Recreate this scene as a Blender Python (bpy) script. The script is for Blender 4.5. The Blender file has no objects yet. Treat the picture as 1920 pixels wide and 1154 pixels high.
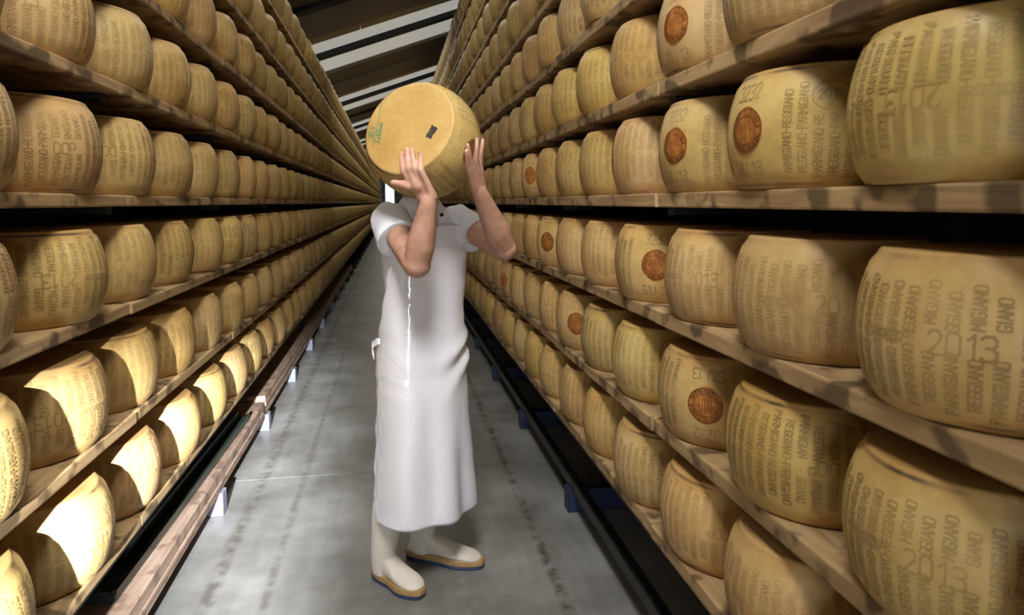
import bpy, bmesh, math, random
from mathutils import Vector, Matrix, noise
random.seed(7)
S = bpy.context.scene
COL = S.collection
R_ = math.radians
# ------------------------------------------------------------------ camera
CAM_H = 1.55
cd = bpy.data.cameras.new('camera'); cam = bpy.data.objects.new('camera', cd); COL.objects.link(cam)
cd.sensor_width = 36.0; cd.lens = 24.0; cd.shift_y = -85.0/1920.0; cd.clip_start = .02; cd.clip_end = 200
cd.dof.use_dof = True; cd.dof.focus_distance = 2.5; cd.dof.aperture_fstop = 5.0
cam.location = (0, 0, CAM_H); cam.rotation_euler = (R_(85.0), 0, R_(-9.932))
S.camera = cam
# ------------------------------------------------------------------ world, spot beam, added fill lights, exposure
W = bpy.data.worlds.new('world'); S.world = W; W.use_nodes = True
W.node_tree.nodes['Background'].inputs[0].default_value = (.80, .88, 1.0, 1)
W.node_tree.nodes['Background'].inputs[1].default_value = 1.0
S.view_settings.view_transform = 'Standard'; S.view_settings.look = 'None'
S.view_settings.exposure = -0.15; S.view_settings.gamma = 1.0; S.view_settings.use_curve_mapping = False
# unseen spot behind the entrance, standing in for low sun along the left rack
sd = bpy.data.lights.new('low_beam_spot', 'SPOT'); so = bpy.data.objects.new('low_beam_spot', sd); COL.objects.link(so)
so.location = (.0, -4.5, 2.32); sd.energy = 27000; sd.color = (.93, .96, 1.0); sd.spot_size = R_(13.0); sd.spot_blend = 1.0; sd.shadow_soft_size = .045
so.rotation_euler = (Vector((-.74, 3.7, .26))-so.location).to_track_quat('-Z', 'Y').to_euler()
def area(name, loc, rot, sx, sy, power, col=(1, 1, 1)):
    d = bpy.data.lights.new(name, 'AREA'); d.shape = 'RECTANGLE'; d.size = sx; d.size_y = sy; d.energy = power; d.color = col
    o = bpy.data.objects.new(name, d); COL.objects.link(o); o.location = loc; o.rotation_euler = rot
    return o
area('roof_fill', (0.0, 4.0, 3.95), (0, 0, 0), .5, 6.5, 30, (1, .95, .84))  # three area fills added under the roof for ambient light, no fixtures
area('roof_fill', (0.0, 16.0, 3.95), (0, 0, 0), .8, 14.0, 62, (1, .95, .80))
area('roof_fill', (0.0, 34.0, 3.95), (0, 0, 0), .8, 20.0, 85, (1, .95, .80))
area('front_fill', (-.25, -2.6, 1.25), (R_(90), 0, R_(0)), .22, 2.4, 50, (.98, .98, 1.0))  # added front fill, a tall strip that also gives the apron its highlight
area('person_fill', (-.10, .35, 3.75), (R_(40), 0, R_(-2)), .6, .8, 31, (1, .98, .95)).data.spread = R_(85)  # added overhead fill, narrowed onto the person

# ------------------------------------------------------------------ helpers
def new_mesh(name, verts, faces, mat=None, smooth=False):
    me = bpy.data.meshes.new(name); me.from_pydata([tuple(v) for v in verts], [], faces); me.update()
    if smooth: me.polygons.foreach_set('use_smooth', [True]*len(me.polygons))
    if mat: me.materials.append(mat)
    return me
def link(name, me, parent=None):
    o = bpy.data.objects.new(name, me); COL.objects.link(o)
    if parent: o.parent = parent
    return o
def tag(o, label=None, cat=None, group=None, kind=None):
    if label: o['label'] = label
    if cat: o['category'] = cat
    if group: o['group'] = group
    if kind: o['kind'] = kind
    return o
def empty(name, loc=(0, 0, 0)):
    o = bpy.data.objects.new(name, None); COL.objects.link(o); o.location = loc; o.empty_display_size = .1
    return o
def box_data(x0, x1, y0, y1, z0, z1, V, F):
    b = len(V)
    V += [(x0,y0,z0),(x1,y0,z0),(x1,y1,z0),(x0,y1,z0),(x0,y0,z1),(x1,y0,z1),(x1,y1,z1),(x0,y1,z1)]
    F += [(b,b+3,b+2,b+1),(b+4,b+5,b+6,b+7),(b,b+1,b+5,b+4),(b+1,b+2,b+6,b+5),(b+2,b+3,b+7,b+6),(b+3,b,b+4,b+7)]
def bevel_box(name, x0, x1, y0, y1, z0, z1, mat, bev=.004, seg=1):
    V, F = [], []; box_data(x0,x1,y0,y1,z0,z1,V,F)
    me = new_mesh(name, V, F, mat)
    bm = bmesh.new(); bm.from_mesh(me)
    bmesh.ops.bevel(bm, geom=bm.edges[:], offset=bev, segments=seg, affect='EDGES', profile=.6)
    bm.to_mesh(me); bm.free(); return me
def cyl_data(p, q, r1, r2, n, V, F, cap=True):
    p, q = Vector(p), Vector(q); d = (q-p).normalized()
    u = d.orthogonal().normalized(); w = d.cross(u); b = len(V)
    for c, r in ((p, r1), (q, r2)):
        for i in range(n):
            t = 2*math.pi*i/n; V.append(tuple(c + u*(r*math.cos(t)) + w*(r*math.sin(t))))
    for i in range(n):
        j = (i+1) % n; F.append((b+i, b+j, b+n+j, b+n+i))
    if cap:
        F.append(tuple(b+i for i in reversed(range(n)))); F.append(tuple(b+n+i for i in range(n)))
def capsule(p, q, r1, r2, V, F, n=16, m=5, sc=None):
    """closed sphere-swept cone from p to q"""
    p, q = Vector(p), Vector(q); d = q-p; L = d.length; d = d/L if L > 1e-6 else Vector((0,0,1))
    u = d.orthogonal().normalized(); w = d.cross(u)
    rings = []
    for i in range(m): 
        t = -math.pi/2 + (math.pi/2)*(i+.5)/m; rings.append((p + d*(r1*math.sin(t)), r1*math.cos(t)))
    rings.append((p, r1)); rings.append((q, r2))
    for i in range(m):
        t = (math.pi/2)*(i+.5)/m; rings.append((q + d*(r2*math.sin(t)), r2*math.cos(t)))
    b = len(V)
    for c, r in rings:
        for k in range(n):
            t = 2*math.pi*k/n; V.append(tuple(c + u*(r*math.cos(t)) + w*(r*math.sin(t))))
    for i in range(len(rings)-1):
        for k in range(n):
            j = (k+1) % n; F.append((b+i*n+k, b+i*n+j, b+(i+1)*n+j, b+(i+1)*n+k))
    F.append(tuple(b+k for k in reversed(range(n)))); l = b+(len(rings)-1)*n; F.append(tuple(l+k for k in range(n)))
def ellipsoid(c, rx, ry, rz, V, F, rot=None, n=20, m=12):
    c = Vector(c); b = len(V); rot = rot or Matrix.Identity(3)
    for i in range(m+1):
        t = math.pi*(i+.02)/(m+.04)
        for k in range(n):
            s = 2*math.pi*k/n
            V.append(tuple(c + rot @ Vector((rx*math.sin(t)*math.cos(s), ry*math.sin(t)*math.sin(s), -rz*math.cos(t)))))
    for i in range(m):
        for k in range(n):
            j = (k+1) % n; F.append((b+i*n+k, b+i*n+j, b+(i+1)*n+j, b+(i+1)*n+k))
    F.append(tuple(b+k for k in reversed(range(n)))); l = b+m*n; F.append(tuple(l+k for k in range(n)))
def loft(rings, V, F, cap=True, closed=True):
    b = len(V); n = len(rings[0])
    for r in rings: V += [tuple(p) for p in r]
    for i in range(len(rings)-1):
        for k in range(n if closed else n-1):
            j = (k+1) % n; F.append((b+i*n+k, b+i*n+j, b+(i+1)*n+j, b+(i+1)*n+k))
    if cap:
        F.append(tuple(b+k for k in reversed(range(n)))); l = b+(len(rings)-1)*n; F.append(tuple(l+k for k in range(n)))
def remeshed(name, V, F, mat, voxel, smooth=6, fac=.5, parent=None):
    """union of overlapping closed shells as one continuous surface"""
    o = link(name, new_mesh(name, V, F))
    bm = bmesh.new(); bm.from_mesh(o.data); bmesh.ops.recalc_face_normals(bm, faces=bm.faces[:]); bm.to_mesh(o.data); bm.free()
    m = o.modifiers.new('r', 'REMESH'); m.mode = 'VOXEL'; m.voxel_size = voxel; m.use_smooth_shade = True
    if smooth:
        s = o.modifiers.new('s', 'SMOOTH'); s.factor = fac; s.iterations = smooth
    dg = bpy.context.evaluated_depsgraph_get(); ev = o.evaluated_get(dg)
    me = bpy.data.meshes.new_from_object(ev); me.name = name
    o.modifiers.clear(); old = o.data; o.data = me; bpy.data.meshes.remove(old)
    me.materials.clear(); me.materials.append(mat)
    me.polygons.foreach_set('use_smooth', [True]*len(me.polygons))
    if parent: o.parent = parent
    return o
# ------------------------------------------------------------------ materials
def nt(name):
    m = bpy.data.materials.new(name); m.use_nodes = True; t = m.node_tree
    return m, t, t.nodes['Principled BSDF']
def N(t, typ, **kw):
    n = t.nodes.new(typ)
    for k, v in kw.items():
        if k.startswith('i_'):
            n.inputs[int(k[2:]) if k[2:].isdigit() else k[2:]].default_value = v
        else: setattr(n, k, v)
    return n
def ramp(t, stops):
    r = t.nodes.new('ShaderNodeValToRGB'); el = r.color_ramp.elements
    while len(el) < len(stops): el.new(.5)
    for x, (p, c) in zip(el, stops): x.position = p; x.color = tuple(c)+(1,) if len(c) == 3 else c
    return r
def mixc(t, blend='MIX', fac=None, a=None, b=None):
    m = t.nodes.new('ShaderNodeMix'); m.data_type = 'RGBA'; m.blend_type = blend
    if isinstance(fac, (int, float)): m.inputs[0].default_value = fac
    elif fac is not None: t.links.new(fac, m.inputs[0])
    for v, i in ((a, 6), (b, 7)):
        if isinstance(v, tuple): m.inputs[i].default_value = v if len(v) == 4 else v+(1,)
        elif v is not None: t.links.new(v, m.inputs[i])
    return m
def simple(name, col, rough=.5, metal=0.0, var=.25, scale=8.0, bump=.0, bscale=60, spec=.5):
    m, t, p = nt(name)
    tc = N(t, 'ShaderNodeTexCoord'); nz = N(t, 'ShaderNodeTexNoise'); nz.inputs['Scale'].default_value = scale; nz.inputs['Detail'].default_value = 5
    t.links.new(tc.outputs['Object'], nz.inputs['Vector'])
    lo = tuple(c*(1-var) for c in col); hi = tuple(min(1, c*(1+var)) for c in col)
    r = ramp(t, [(.3, lo), (.7, hi)]); t.links.new(nz.outputs[0], r.inputs[0]); t.links.new(r.outputs[0], p.inputs['Base Color'])
    p.inputs['Roughness'].default_value = rough; p.inputs['Metallic'].default_value = metal; p.inputs['Specular IOR Level'].default_value = spec
    if bump:
        n2 = N(t, 'ShaderNodeTexNoise'); n2.inputs['Scale'].default_value = bscale; n2.inputs['Detail'].default_value = 4
        t.links.new(tc.outputs['Object'], n2.inputs['Vector'])
        b = N(t, 'ShaderNodeBump'); b.inputs['Strength'].default_value = bump; b.inputs['Distance'].default_value = .01
        t.links.new(n2.outputs[0], b.inputs['Height']); t.links.new(b.outputs[0], p.inputs['Normal'])
    return m
WH = .235; WR = .21; WE = .181            # wheel height, belly radius, face radius
def rind_material(name, ink=None, shared=False):
    m, t, p = nt(name); L = t.links.new
    tc = N(t, 'ShaderNodeTexCoord'); oi = N(t, 'ShaderNodeObjectInfo')
    vec = tc.outputs['Object']
    if not shared:
        ad = N(t, 'ShaderNodeVectorMath', operation='MULTIPLY_ADD'); L(oi.outputs['Location'], ad.inputs[0]); ad.inputs[1].default_value = (3.1, 3.7, 2.3); L(vec, ad.inputs[2]); vec2 = ad.outputs[0]
    else: vec2 = vec
    n1 = N(t, 'ShaderNodeTexNoise'); n1.inputs['Scale'].default_value = 7; n1.inputs['Detail'].default_value = 6; n1.inputs['Roughness'].default_value = .6; L(vec2, n1.inputs['Vector'])
    base = ramp(t, [(.28, (.44, .295, .105)), (.5, (.555, .402, .165)), (.74, (.63, .49, .24))]); L(n1.outputs[0], base.inputs[0])
    col = base.outputs[0]
    # brownish wear along both rims
    sx = N(t, 'ShaderNodeSeparateXYZ'); L(tc.outputs['Object'], sx.inputs[0])
    n3 = N(t, 'ShaderNodeTexNoise'); n3.inputs['Scale'].default_value = 55; n3.inputs['Detail'].default_value = 4; L(vec2, n3.inputs['Vector'])
    if not shared:
        ab = N(t, 'ShaderNodeMath', operation='ABSOLUTE'); L(sx.outputs[2], ab.inputs[0])
        mr = N(t, 'ShaderNodeMapRange'); mr.inputs[1].default_value = .078; mr.inputs[2].default_value = .112; L(ab.outputs[0], mr.inputs[0])
        n2 = N(t, 'ShaderNodeTexNoise'); n2.inputs['Scale'].default_value = 5; n2.inputs['Detail'].default_value = 3; L(vec2, n2.inputs['Vector'])
        mm = N(t, 'ShaderNodeMath', operation='MULTIPLY'); L(mr.outputs[0], mm.inputs[0]); L(n2.outputs[0], mm.inputs[1])
        c1 = mixc(t, 'MIX', mm.outputs[0], col, (.33, .17, .045)); col = c1.outputs[2]
        # thin dark grey rubbed line right at the rim, broken up
        d1 = N(t, 'ShaderNodeMath', operation='SUBTRACT'); L(ab.outputs[0], d1.inputs[0]); d1.inputs[1].default_value = .1085
        d2 = N(t, 'ShaderNodeMath', operation='ABSOLUTE'); L(d1.outputs[0], d2.inputs[0])
        d3 = N(t, 'ShaderNodeMapRange'); d3.inputs[1].default_value = .0045; d3.inputs[2].default_value = .001; L(d2.outputs[0], d3.inputs[0])
        d4 = N(t, 'ShaderNodeMapRange'); d4.inputs[1].default_value = .50; d4.inputs[2].default_value = .66; L(n2.outputs[0], d4.inputs[0])
        d5 = N(t, 'ShaderNodeMath', operation='MULTIPLY'); L(d3.outputs[0], d5.inputs[0]); L(d4.outputs[0], d5.inputs[1])
        c2 = mixc(t, 'MIX', d5.outputs[0], col, (.07, .055, .045)); col = c2.outputs[2]
        c4 = mixc(t, 'MULTIPLY', 1.0, col, oi.outputs['Color']); col = c4.outputs[2]
    sp = ramp(t, [(.38, (.72, .70, .66)), (.58, (1, 1, 1))]); L(n3.outputs[0], sp.inputs[0])
    c3 = mixc(t, 'MULTIPLY', .22, col, sp.outputs[0]); col = c3.outputs[2]
    if ink:
        fm = N(t, 'ShaderNodeMath', operation='MULTIPLY'); L(oi.outputs['Alpha'], fm.inputs[0]); fm.inputs[1].default_value = ink
        nf = N(t, 'ShaderNodeTexNoise'); nf.inputs['Scale'].default_value = 11; nf.inputs['Detail'].default_value = 3; L(vec2, nf.inputs['Vector'])
        nr = N(t, 'ShaderNodeMapRange'); nr.inputs[1].default_value = .3; nr.inputs[2].default_value = .65; nr.inputs[3].default_value = .35; L(nf.outputs[0], nr.inputs[0])
        f2 = N(t, 'ShaderNodeMath', operation='MULTIPLY'); L(fm.outputs[0], f2.inputs[0]); L(nr.outputs[0], f2.inputs[1])
        c5 = mixc(t, 'MIX', f2.outputs[0], col, (.085, .048, .018)); col = c5.outputs[2]
    L(col, p.inputs['Base Color'])
    p.inputs['Roughness'].default_value = .42; p.inputs['Specular IOR Level'].default_value = .35
    bp = N(t, 'ShaderNodeBump'); bp.inputs['Strength'].default_value = .16; bp.inputs['Distance'].default_value = .004
    L(n3.outputs[0], bp.inputs['Height']); L(bp.outputs[0], p.inputs['Normal'])
    return m
M_RIND = rind_material('cheese_rind'); M_INK = rind_material('dotted_lettering', .60); M_STAMP = rind_material('stamped_lettering', .58)
M_FAR = rind_material('cheese_rind_far', shared=True)
def seal_material():
    m, t, p = nt('burnt_seal'); L = t.links.new
    tc = N(t, 'ShaderNodeTexCoord'); n = N(t, 'ShaderNodeTexNoise'); n.inputs['Scale'].default_value = 38; n.inputs['Detail'].default_value = 5; L(tc.outputs['Object'], n.inputs['Vector'])
    r = ramp(t, [(.3, (.26, .085, .016)), (.55, (.40, .15, .030)), (.75, (.52, .235, .06))]); L(n.outputs[0], r.inputs[0]); L(r.outputs[0], p.inputs['Base Color'])
    p.inputs['Roughness'].default_value = .45; return m
M_SEAL = seal_material(); M_SEALTXT = simple('seal_relief', (.10, .035, .010), .5, var=.3, scale=60)
def wood(name, light, dark, knot, scale=1.0, rough=.6, axis=1):
    m, t, p = nt(name); L = t.links.new
    tc = N(t, 'ShaderNodeTexCoord'); oi = N(t, 'ShaderNodeObjectInfo')
    ad = N(t, 'ShaderNodeVectorMath', operation='MULTIPLY_ADD'); L(oi.outputs['Location'], ad.inputs[0]); ad.inputs[1].default_value = (1.7, 2.9, 5.3); L(tc.outputs['Object'], ad.inputs[2])
    mp = N(t, 'ShaderNodeMapping'); sc = [14, 14, 14]; sc[axis] = 1.1; mp.inputs['Scale'].default_value = [s*scale for s in sc]; L(ad.outputs[0], mp.inputs['Vector'])
    n1 = N(t, 'ShaderNodeTexNoise'); n1.inputs['Scale'].default_value = 2.2; n1.inputs['Detail'].default_value = 7; n1.inputs['Roughness'].default_value = .65; n1.inputs['Distortion'].default_value = .6; L(mp.outputs[0], n1.inputs['Vector'])
    r = ramp(t, [(.32, dark), (.62, light)]); L(n1.outputs[0], r.inputs[0]); col = r.outputs[0]
    # dark stains and knots
    n2 = N(t, 'ShaderNodeTexNoise'); n2.inputs['Scale'].default_value = 10*scale; n2.inputs['Detail'].default_value = 2; L(ad.outputs[0], n2.inputs['Vector'])
    k = ramp(t, [(.53, (0, 0, 0)), (.62, (1, 1, 1))]); L(n2.outputs[0], k.inputs[0])
    km = N(t, 'ShaderNodeMath', operation='MULTIPLY'); L(k.outputs[0], km.inputs[0]); km.inputs[1].default_value = .75
    c = mixc(t, 'MIX', km.outputs[0], col, knot); col = c.outputs[2]
    L(col, p.inputs['Base Color']); p.inputs['Roughness'].default_value = rough; p.inputs['Specular IOR Level'].default_value = .3
    b = N(t, 'ShaderNodeBump'); b.inputs['Strength'].default_value = .25; b.inputs['Distance'].default_value = .004; L(n1.outputs[0], b.inputs['Height']); L(b.outputs[0], p.inputs['Normal'])
    return m
M_BOARD = wood('spruce_board', (.44, .30, .15), (.25, .155, .072), (.05, .03, .016))
M_PLANK = wood('weathered_plank', (.36, .255, .19), (.22, .145, .10), (.15, .095, .065), 1.2, .7)
M_STEEL = simple('dark_painted_steel', (.014, .014, .016), .45, .3, .3, 12)
M_RAIL = simple('worn_black_rail', (.035, .034, .034), .38, .6, .4, 20)
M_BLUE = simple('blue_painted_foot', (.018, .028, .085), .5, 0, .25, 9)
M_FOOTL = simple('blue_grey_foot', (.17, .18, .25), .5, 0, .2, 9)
M_GREEN = simple('dark_green_panel', (.020, .030, .024), .35, 0, .25, 6)
M_WALL = simple('gap_shade_wall', (.05, .05, .05), .9, 0, .2, 2)  # near-black wall added so the gaps behind the wheels stay dark
M_DOORLIT, t_, p_ = nt('daylit_door'); p_.inputs['Base Color'].default_value = (.8, .85, .9, 1); p_.inputs['Emission Color'].default_value = (.86, .93, 1, 1); p_.inputs['Emission Strength'].default_value = 2.5
def concrete():
    m, t, p = nt('floor_concrete'); L = t.links.new
    tc = N(t, 'ShaderNodeTexCoord'); g = tc.outputs['Object']
    n1 = N(t, 'ShaderNodeTexNoise'); n1.inputs['Scale'].default_value = 2.0; n1.inputs['Detail'].default_value = 9; n1.inputs['Roughness'].default_value = .62; L(g, n1.inputs['Vector'])
    r = ramp(t, [(.30, (.142, .141, .135)), (.5, (.222, .221, .213)), (.72, (.315, .313, .305))]); L(n1.outputs[0], r.inputs[0]); col = r.outputs[0]
    mp = N(t, 'ShaderNodeMapping'); mp.inputs['Scale'].default_value = (9, .7, 1); L(g, mp.inputs['Vector'])
    n2 = N(t, 'ShaderNodeTexNoise'); n2.inputs['Scale'].default_value = 2.0; n2.inputs['Detail'].default_value = 6; L(mp.outputs[0], n2.inputs['Vector'])
    r2 = ramp(t, [(.42, (.66, .65, .62)), (.60, (1, 1, 1))]); L(n2.outputs[0], r2.inputs[0])
    c = mixc(t, 'MULTIPLY', .28, col, r2.outputs[0]); col = c.outputs[2]
    # wheel tracks worn along the aisle
    sx = N(t, 'ShaderNodeSeparateXYZ'); L(g, sx.inputs[0])
    wb = N(t, 'ShaderNodeTexNoise'); wb.inputs['Scale'].default_value = 18; wb.inputs['Detail'].default_value = 4; L(g, wb.inputs['Vector'])
    for x0, w, s in ((.640, .034, .95), (-.735, .040, .70), (-.51, .026, .5), (.26, .09, .25)):
        s1 = N(t, 'ShaderNodeMath', operation='SUBTRACT'); L(sx.outputs[0], s1.inputs[0]); s1.inputs[1].default_value = x0
        s2 = N(t, 'ShaderNodeMath', operation='ABSOLUTE'); L(s1.outputs[0], s2.inputs[0])
        s3 = N(t, 'ShaderNodeMapRange'); s3.inputs[1].default_value = w; s3.inputs[2].default_value = w*.3; L(s2.outputs[0], s3.inputs[0])
        s4 = N(t, 'ShaderNodeMapRange'); s4.inputs[1].default_value = .36; s4.inputs[2].default_value = .62; s4.inputs[4].default_value = s; L(wb.outputs[0], s4.inputs[0])
        s5 = N(t, 'ShaderNodeMath', operation='MULTIPLY'); L(s3.outputs[0], s5.inputs[0]); L(s4.outputs[0], s5.inputs[1])
        c = mixc(t, 'MIX', s5.outputs[0], col, (.085, .075, .06)); col = c.outputs[2]
    nb = N(t, 'ShaderNodeTexNoise'); nb.inputs['Scale'].default_value = .9; nb.inputs['Detail'].default_value = 8; nb.inputs['Roughness'].default_value = .7; L(g, nb.inputs['Vector'])
    rb = ramp(t, [(.46, (1, 1, 1)), (.66, (.66, .62, .55))]); L(nb.outputs[0], rb.inputs[0])
    c = mixc(t, 'MULTIPLY', .8, col, rb.outputs[0]); col = c.outputs[2]
    L(col, p.inputs['Base Color'])
    rr = N(t, 'ShaderNodeMapRange'); rr.inputs[3].default_value = .30; rr.inputs[4].default_value = .55; L(n1.outputs[0], rr.inputs[0]); L(rr.outputs[0], p.inputs['Roughness'])
    b = N(t, 'ShaderNodeBump'); b.inputs['Strength'].default_value = .08; b.inputs['Distance'].default_value = .004; L(wb.outputs[0], b.inputs['Height']); L(b.outputs[0], p.inputs['Normal'])
    return m
M_FLOOR = concrete()
M_JOINT = simple('floor_joint', (.05, .048, .045), .9)
M_ROOF = simple('brown_roof_panel', (.23, .205, .17), .7, 0, .15, 1.0)
M_ROOFG = simple('grey_roof_panel', (.27, .255, .24), .7, 0, .15, 1.0)
M_TRIM = simple('beige_roof_trim', (.46, .40, .28), .6, 0, .12, 3)
M_BLACK = simple('black_tray_and_shade', (.010, .011, .013), .6, 0, .2, 3)
M_BEAMGLOW, t_, p_ = nt('white_beam_glow'); p_.inputs['Base Color'].default_value = (.8, .8, .76, 1); p_.inputs['Emission Color'].default_value = (1, .985, .90, 1); p_.inputs['Emission Strength'].default_value = .34  # lit white beams: their brightness is put in as emission
# ------------------------------------------------------------------ setting: floor, walls, ceiling
Y0, Y1 = -3.2, 52.0
fl = link('floor', bevel_box('floor', -6, 6, Y0, Y1, -.12, -.012, M_JOINT, .001)); tag(fl, 'grey concrete floor of the aisle', kind='structure')
edges = [Y0, -1.2, 3.90, 9.0, 14.1, 19.2, 24.3, 29.4, 34.5, 39.6, 44.7, Y1]
for i in range(len(edges)-1):
    link('slab', bevel_box('slab', -6, 6, edges[i]+.0022, edges[i+1]-.0022, -.03, 0, M_FLOOR, .0004), fl)
for nm, x in (('wall_left', -1.62), ('wall_right', 1.72)):
    s = -1 if x < 0 else 1
    tag(link(nm, bevel_box(nm, min(x, x+s*.15), max(x, x+s*.15), Y0, Y1, 0, 6.2, M_WALL, .002)), 'dark wall added to blacken the gaps behind the %s rack' % nm[5:], kind='structure')
tag(link('wall_end', bevel_box('wall_end', -1.62, 1.72, Y1-.2, Y1, 0, 6.2, simple('end_wall', (.5, .5, .48), .8), .002)), 'pale wall at the far end of the aisle', kind='structure')
d1 = link('door_1', bevel_box('door_1', -.46, .16, Y1-.26, Y1-.2, .02, 3.0, M_DOORLIT, .002)); tag(d1, 'bright daylit door at the far end of the aisle', kind='structure')
for x in (-.51, .16, -.12):
    link('door_frame', bevel_box('door_frame', x, x+.05, Y1-.30, Y1-.19, 0, 3.06, M_STEEL, .003), d1)
# back wall behind the camera, its opening shaped to trim the spot's low beam
V, F = [], []
OX0, OX1, OZ = -.80, -.05, 2.098
for bx in ((-1.62, OX0, Y0-.15, Y0, 0, 6.2), (OX1, 1.72, Y0-.15, Y0, 0, 6.2), (OX0, OX1, Y0-.15, Y0, OZ, 6.2)): box_data(*bx, V, F)
tag(link('wall_back', new_mesh('wall_back', V, F, simple('plaster_wall', (.55, .53, .48), .8))), 'unseen plaster wall behind the viewer, its opening shaped to trim the beam', kind='structure')
# sloping roof, rising to the right
SL = .36; ZC = 4.20
def roof_strip(nm, ya, yb, top, bot, mat, parent, x0=-2.2, x1=2.2):
    V = []
    for zz in (bot, top):
        V += [(x0, ya, ZC+SL*x0+zz), (x1, ya, ZC+SL*x1+zz), (x1, yb, ZC+SL*x1+zz), (x0, yb, ZC+SL*x0+zz)]
    F = [(0,3,2,1),(4,5,6,7),(0,1,5,4),(1,2,6,5),(2,3,7,6),(3,0,4,7)]
    return link(nm, new_mesh(nm, V, F, mat), parent)
ce = roof_strip('ceiling', Y0-.2, Y1+.2, .62, .50, M_BLACK, None); tag(ce, 'sloping panelled roof with white beams made to glow', kind='structure')  # black deck paints the shadow gaps behind the beams
PER = 5.1
for k in range(-3, 9):
    o = k*PER
    if o+7.4 < Y0 or o+12.9 > Y1: 
        pass
    roof_strip('roof_panel', o+8.80, o+9.62, .34, .02, M_ROOFG, ce); roof_strip('roof_panel', o+9.63, o+10.20, .34, .03, M_ROOFG, ce)
    roof_strip('roof_panel', o+7.95, o+8.58, .34, .02, M_ROOF, ce)
    for xa, xb in ((-2.2, -.42), (-.41, 1.15), (1.16, 2.2)):
        roof_strip('trim_board', o+10.21, o+10.52, .3, .035, M_TRIM, ce, xa, xb)
    roof_strip('glow_beam', o+10.53, o+11.28, .3, .06, M_BEAMGLOW, ce)
    roof_strip('cable_tray', o+11.06, o+11.26, .02, -.06, M_BLACK, ce)
    roof_strip('glow_beam', o+11.36, o+12.30, .3, -.02, M_BEAMGLOW, ce)
    if k % 2 == 0: roof_strip('cable_tray', o+8.60, o+8.79, .3, -.03, M_BLACK, ce)
    roof_strip('roof_panel', o+12.75, o+13.05, .34, .02, M_ROOF, ce)
# ------------------------------------------------------------------ stroke lettering
G = {
'P': [[(0,0),(0,1),(.42,1),(.55,.88),(.55,.62),(.42,.5),(0,.5)]], 'A': [[(0,0),(.3,1),(.6,0)],[(.12,.36),(.48,.36)]],
'R': [[(0,0),(0,1),(.42,1),(.55,.88),(.55,.64),(.42,.52),(0,.52)],[(.28,.52),(.58,0)]], 'M': [[(0,0),(0,1),(.33,.4),(.66,1),(.66,0)]],
'I': [[(.1,0),(.1,1)]], 'G': [[(.56,.85),(.42,1),(.14,1),(0,.84),(0,.16),(.14,0),(.42,0),(.56,.14),(.56,.46),(.32,.46)]],
'N': [[(0,0),(0,1),(.55,0),(.55,1)]], 'O': [[(.14,0),(0,.16),(0,.84),(.14,1),(.42,1),(.56,.84),(.56,.16),(.42,0),(.14,0)]],
'E': [[(.5,0),(0,0),(0,1),(.5,1)],[(0,.5),(.4,.5)]], '-': [[(.08,.5),(.45,.5)]], 'D': [[(0,0),(0,1),(.38,1),(.55,.82),(.55,.18),(.38,0),(0,0)]],
'U': [[(0,1),(0,.16),(.14,0),(.42,0),(.56,.16),(.56,1)]], '0': [[(.12,0),(0,.18),(0,.82),(.12,1),(.40,1),(.52,.82),(.52,.18),(.40,0),(.12,0)]],
'1': [[(.05,.78),(.28,1),(.28,0)]], '2': [[(0,.8),(.12,1),(.40,1),(.52,.84),(.52,.62),(0,0),(.54,0)]],
'3': [[(0,.9),(.14,1),(.40,1),(.52,.86),(.52,.66),(.38,.53),(.18,.53)],[(.38,.53),(.54,.38),(.54,.14),(.40,0),(.14,0),(0,.1)]],
'5': [[(.5,1),(.05,1),(.02,.56),(.36,.6),(.52,.44),(.52,.14),(.38,0),(.12,0),(0,.1)]], '9': [[(.5,.55),(.36,.44),(.14,.44),(0,.58),(0,.86),(.14,1),(.38,1),(.5,.86),(.5,.2),(.36,0),(.1,0)]],
'C': [[(.56,.84),(.42,1),(.14,1),(0,.84),(0,.16),(.14,0),(.42,0),(.56,.16)]], 'S': [[(.52,.86),(.40,1),(.12,1),(0,.86),(0,.64),(.12,.52),(.40,.5),(.54,.36),(.54,.14),(.42,0),(.12,0),(0,.14)]],
'Z': [[(0,1),(.55,1),(0,0),(.55,0)]], 'T': [[(0,1),(.6,1)],[(.3,1),(.3,0)]], 'L': [[(0,1),(0,0),(.48,0)]], '8': [[(.14,.52),(.02,.66),(.02,.86),(.14,1),(.38,1),(.5,.86),(.5,.66),(.38,.52),(.14,.52),(0,.36),(0,.14),(.14,0),(.4,0),(.54,.14),(.54,.36),(.38,.52)]],
'J': [[(.45,1),(.45,.2),(.3,0),(.1,0),(0,.15)]], '.': [[(.1,0),(.16,.06)]], ' ': [],
}
def adv(c): return {'I': .38, 'M': .86, '1': .55, '.': .35, ' ': .5, '-': .62}.get(c, .76)
def text_w(s): return sum(adv(c) for c in s)
def strokes(s, size, sx=1.0):
    """segments of a line of text, baseline at 0, starting at x = 0"""
    x = 0; out = []
    for c in s:
        for pl in G[c]:
            for (a, b), (c2, d) in zip(pl, pl[1:]): out.append(((x+a*sx)*size, b*size, (x+c2*sx)*size, d*size))
        x += adv(c)*sx
    return out
def prof(z):
    return WR - (WR-WE)*(abs(z)/(WH/2))**2
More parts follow.
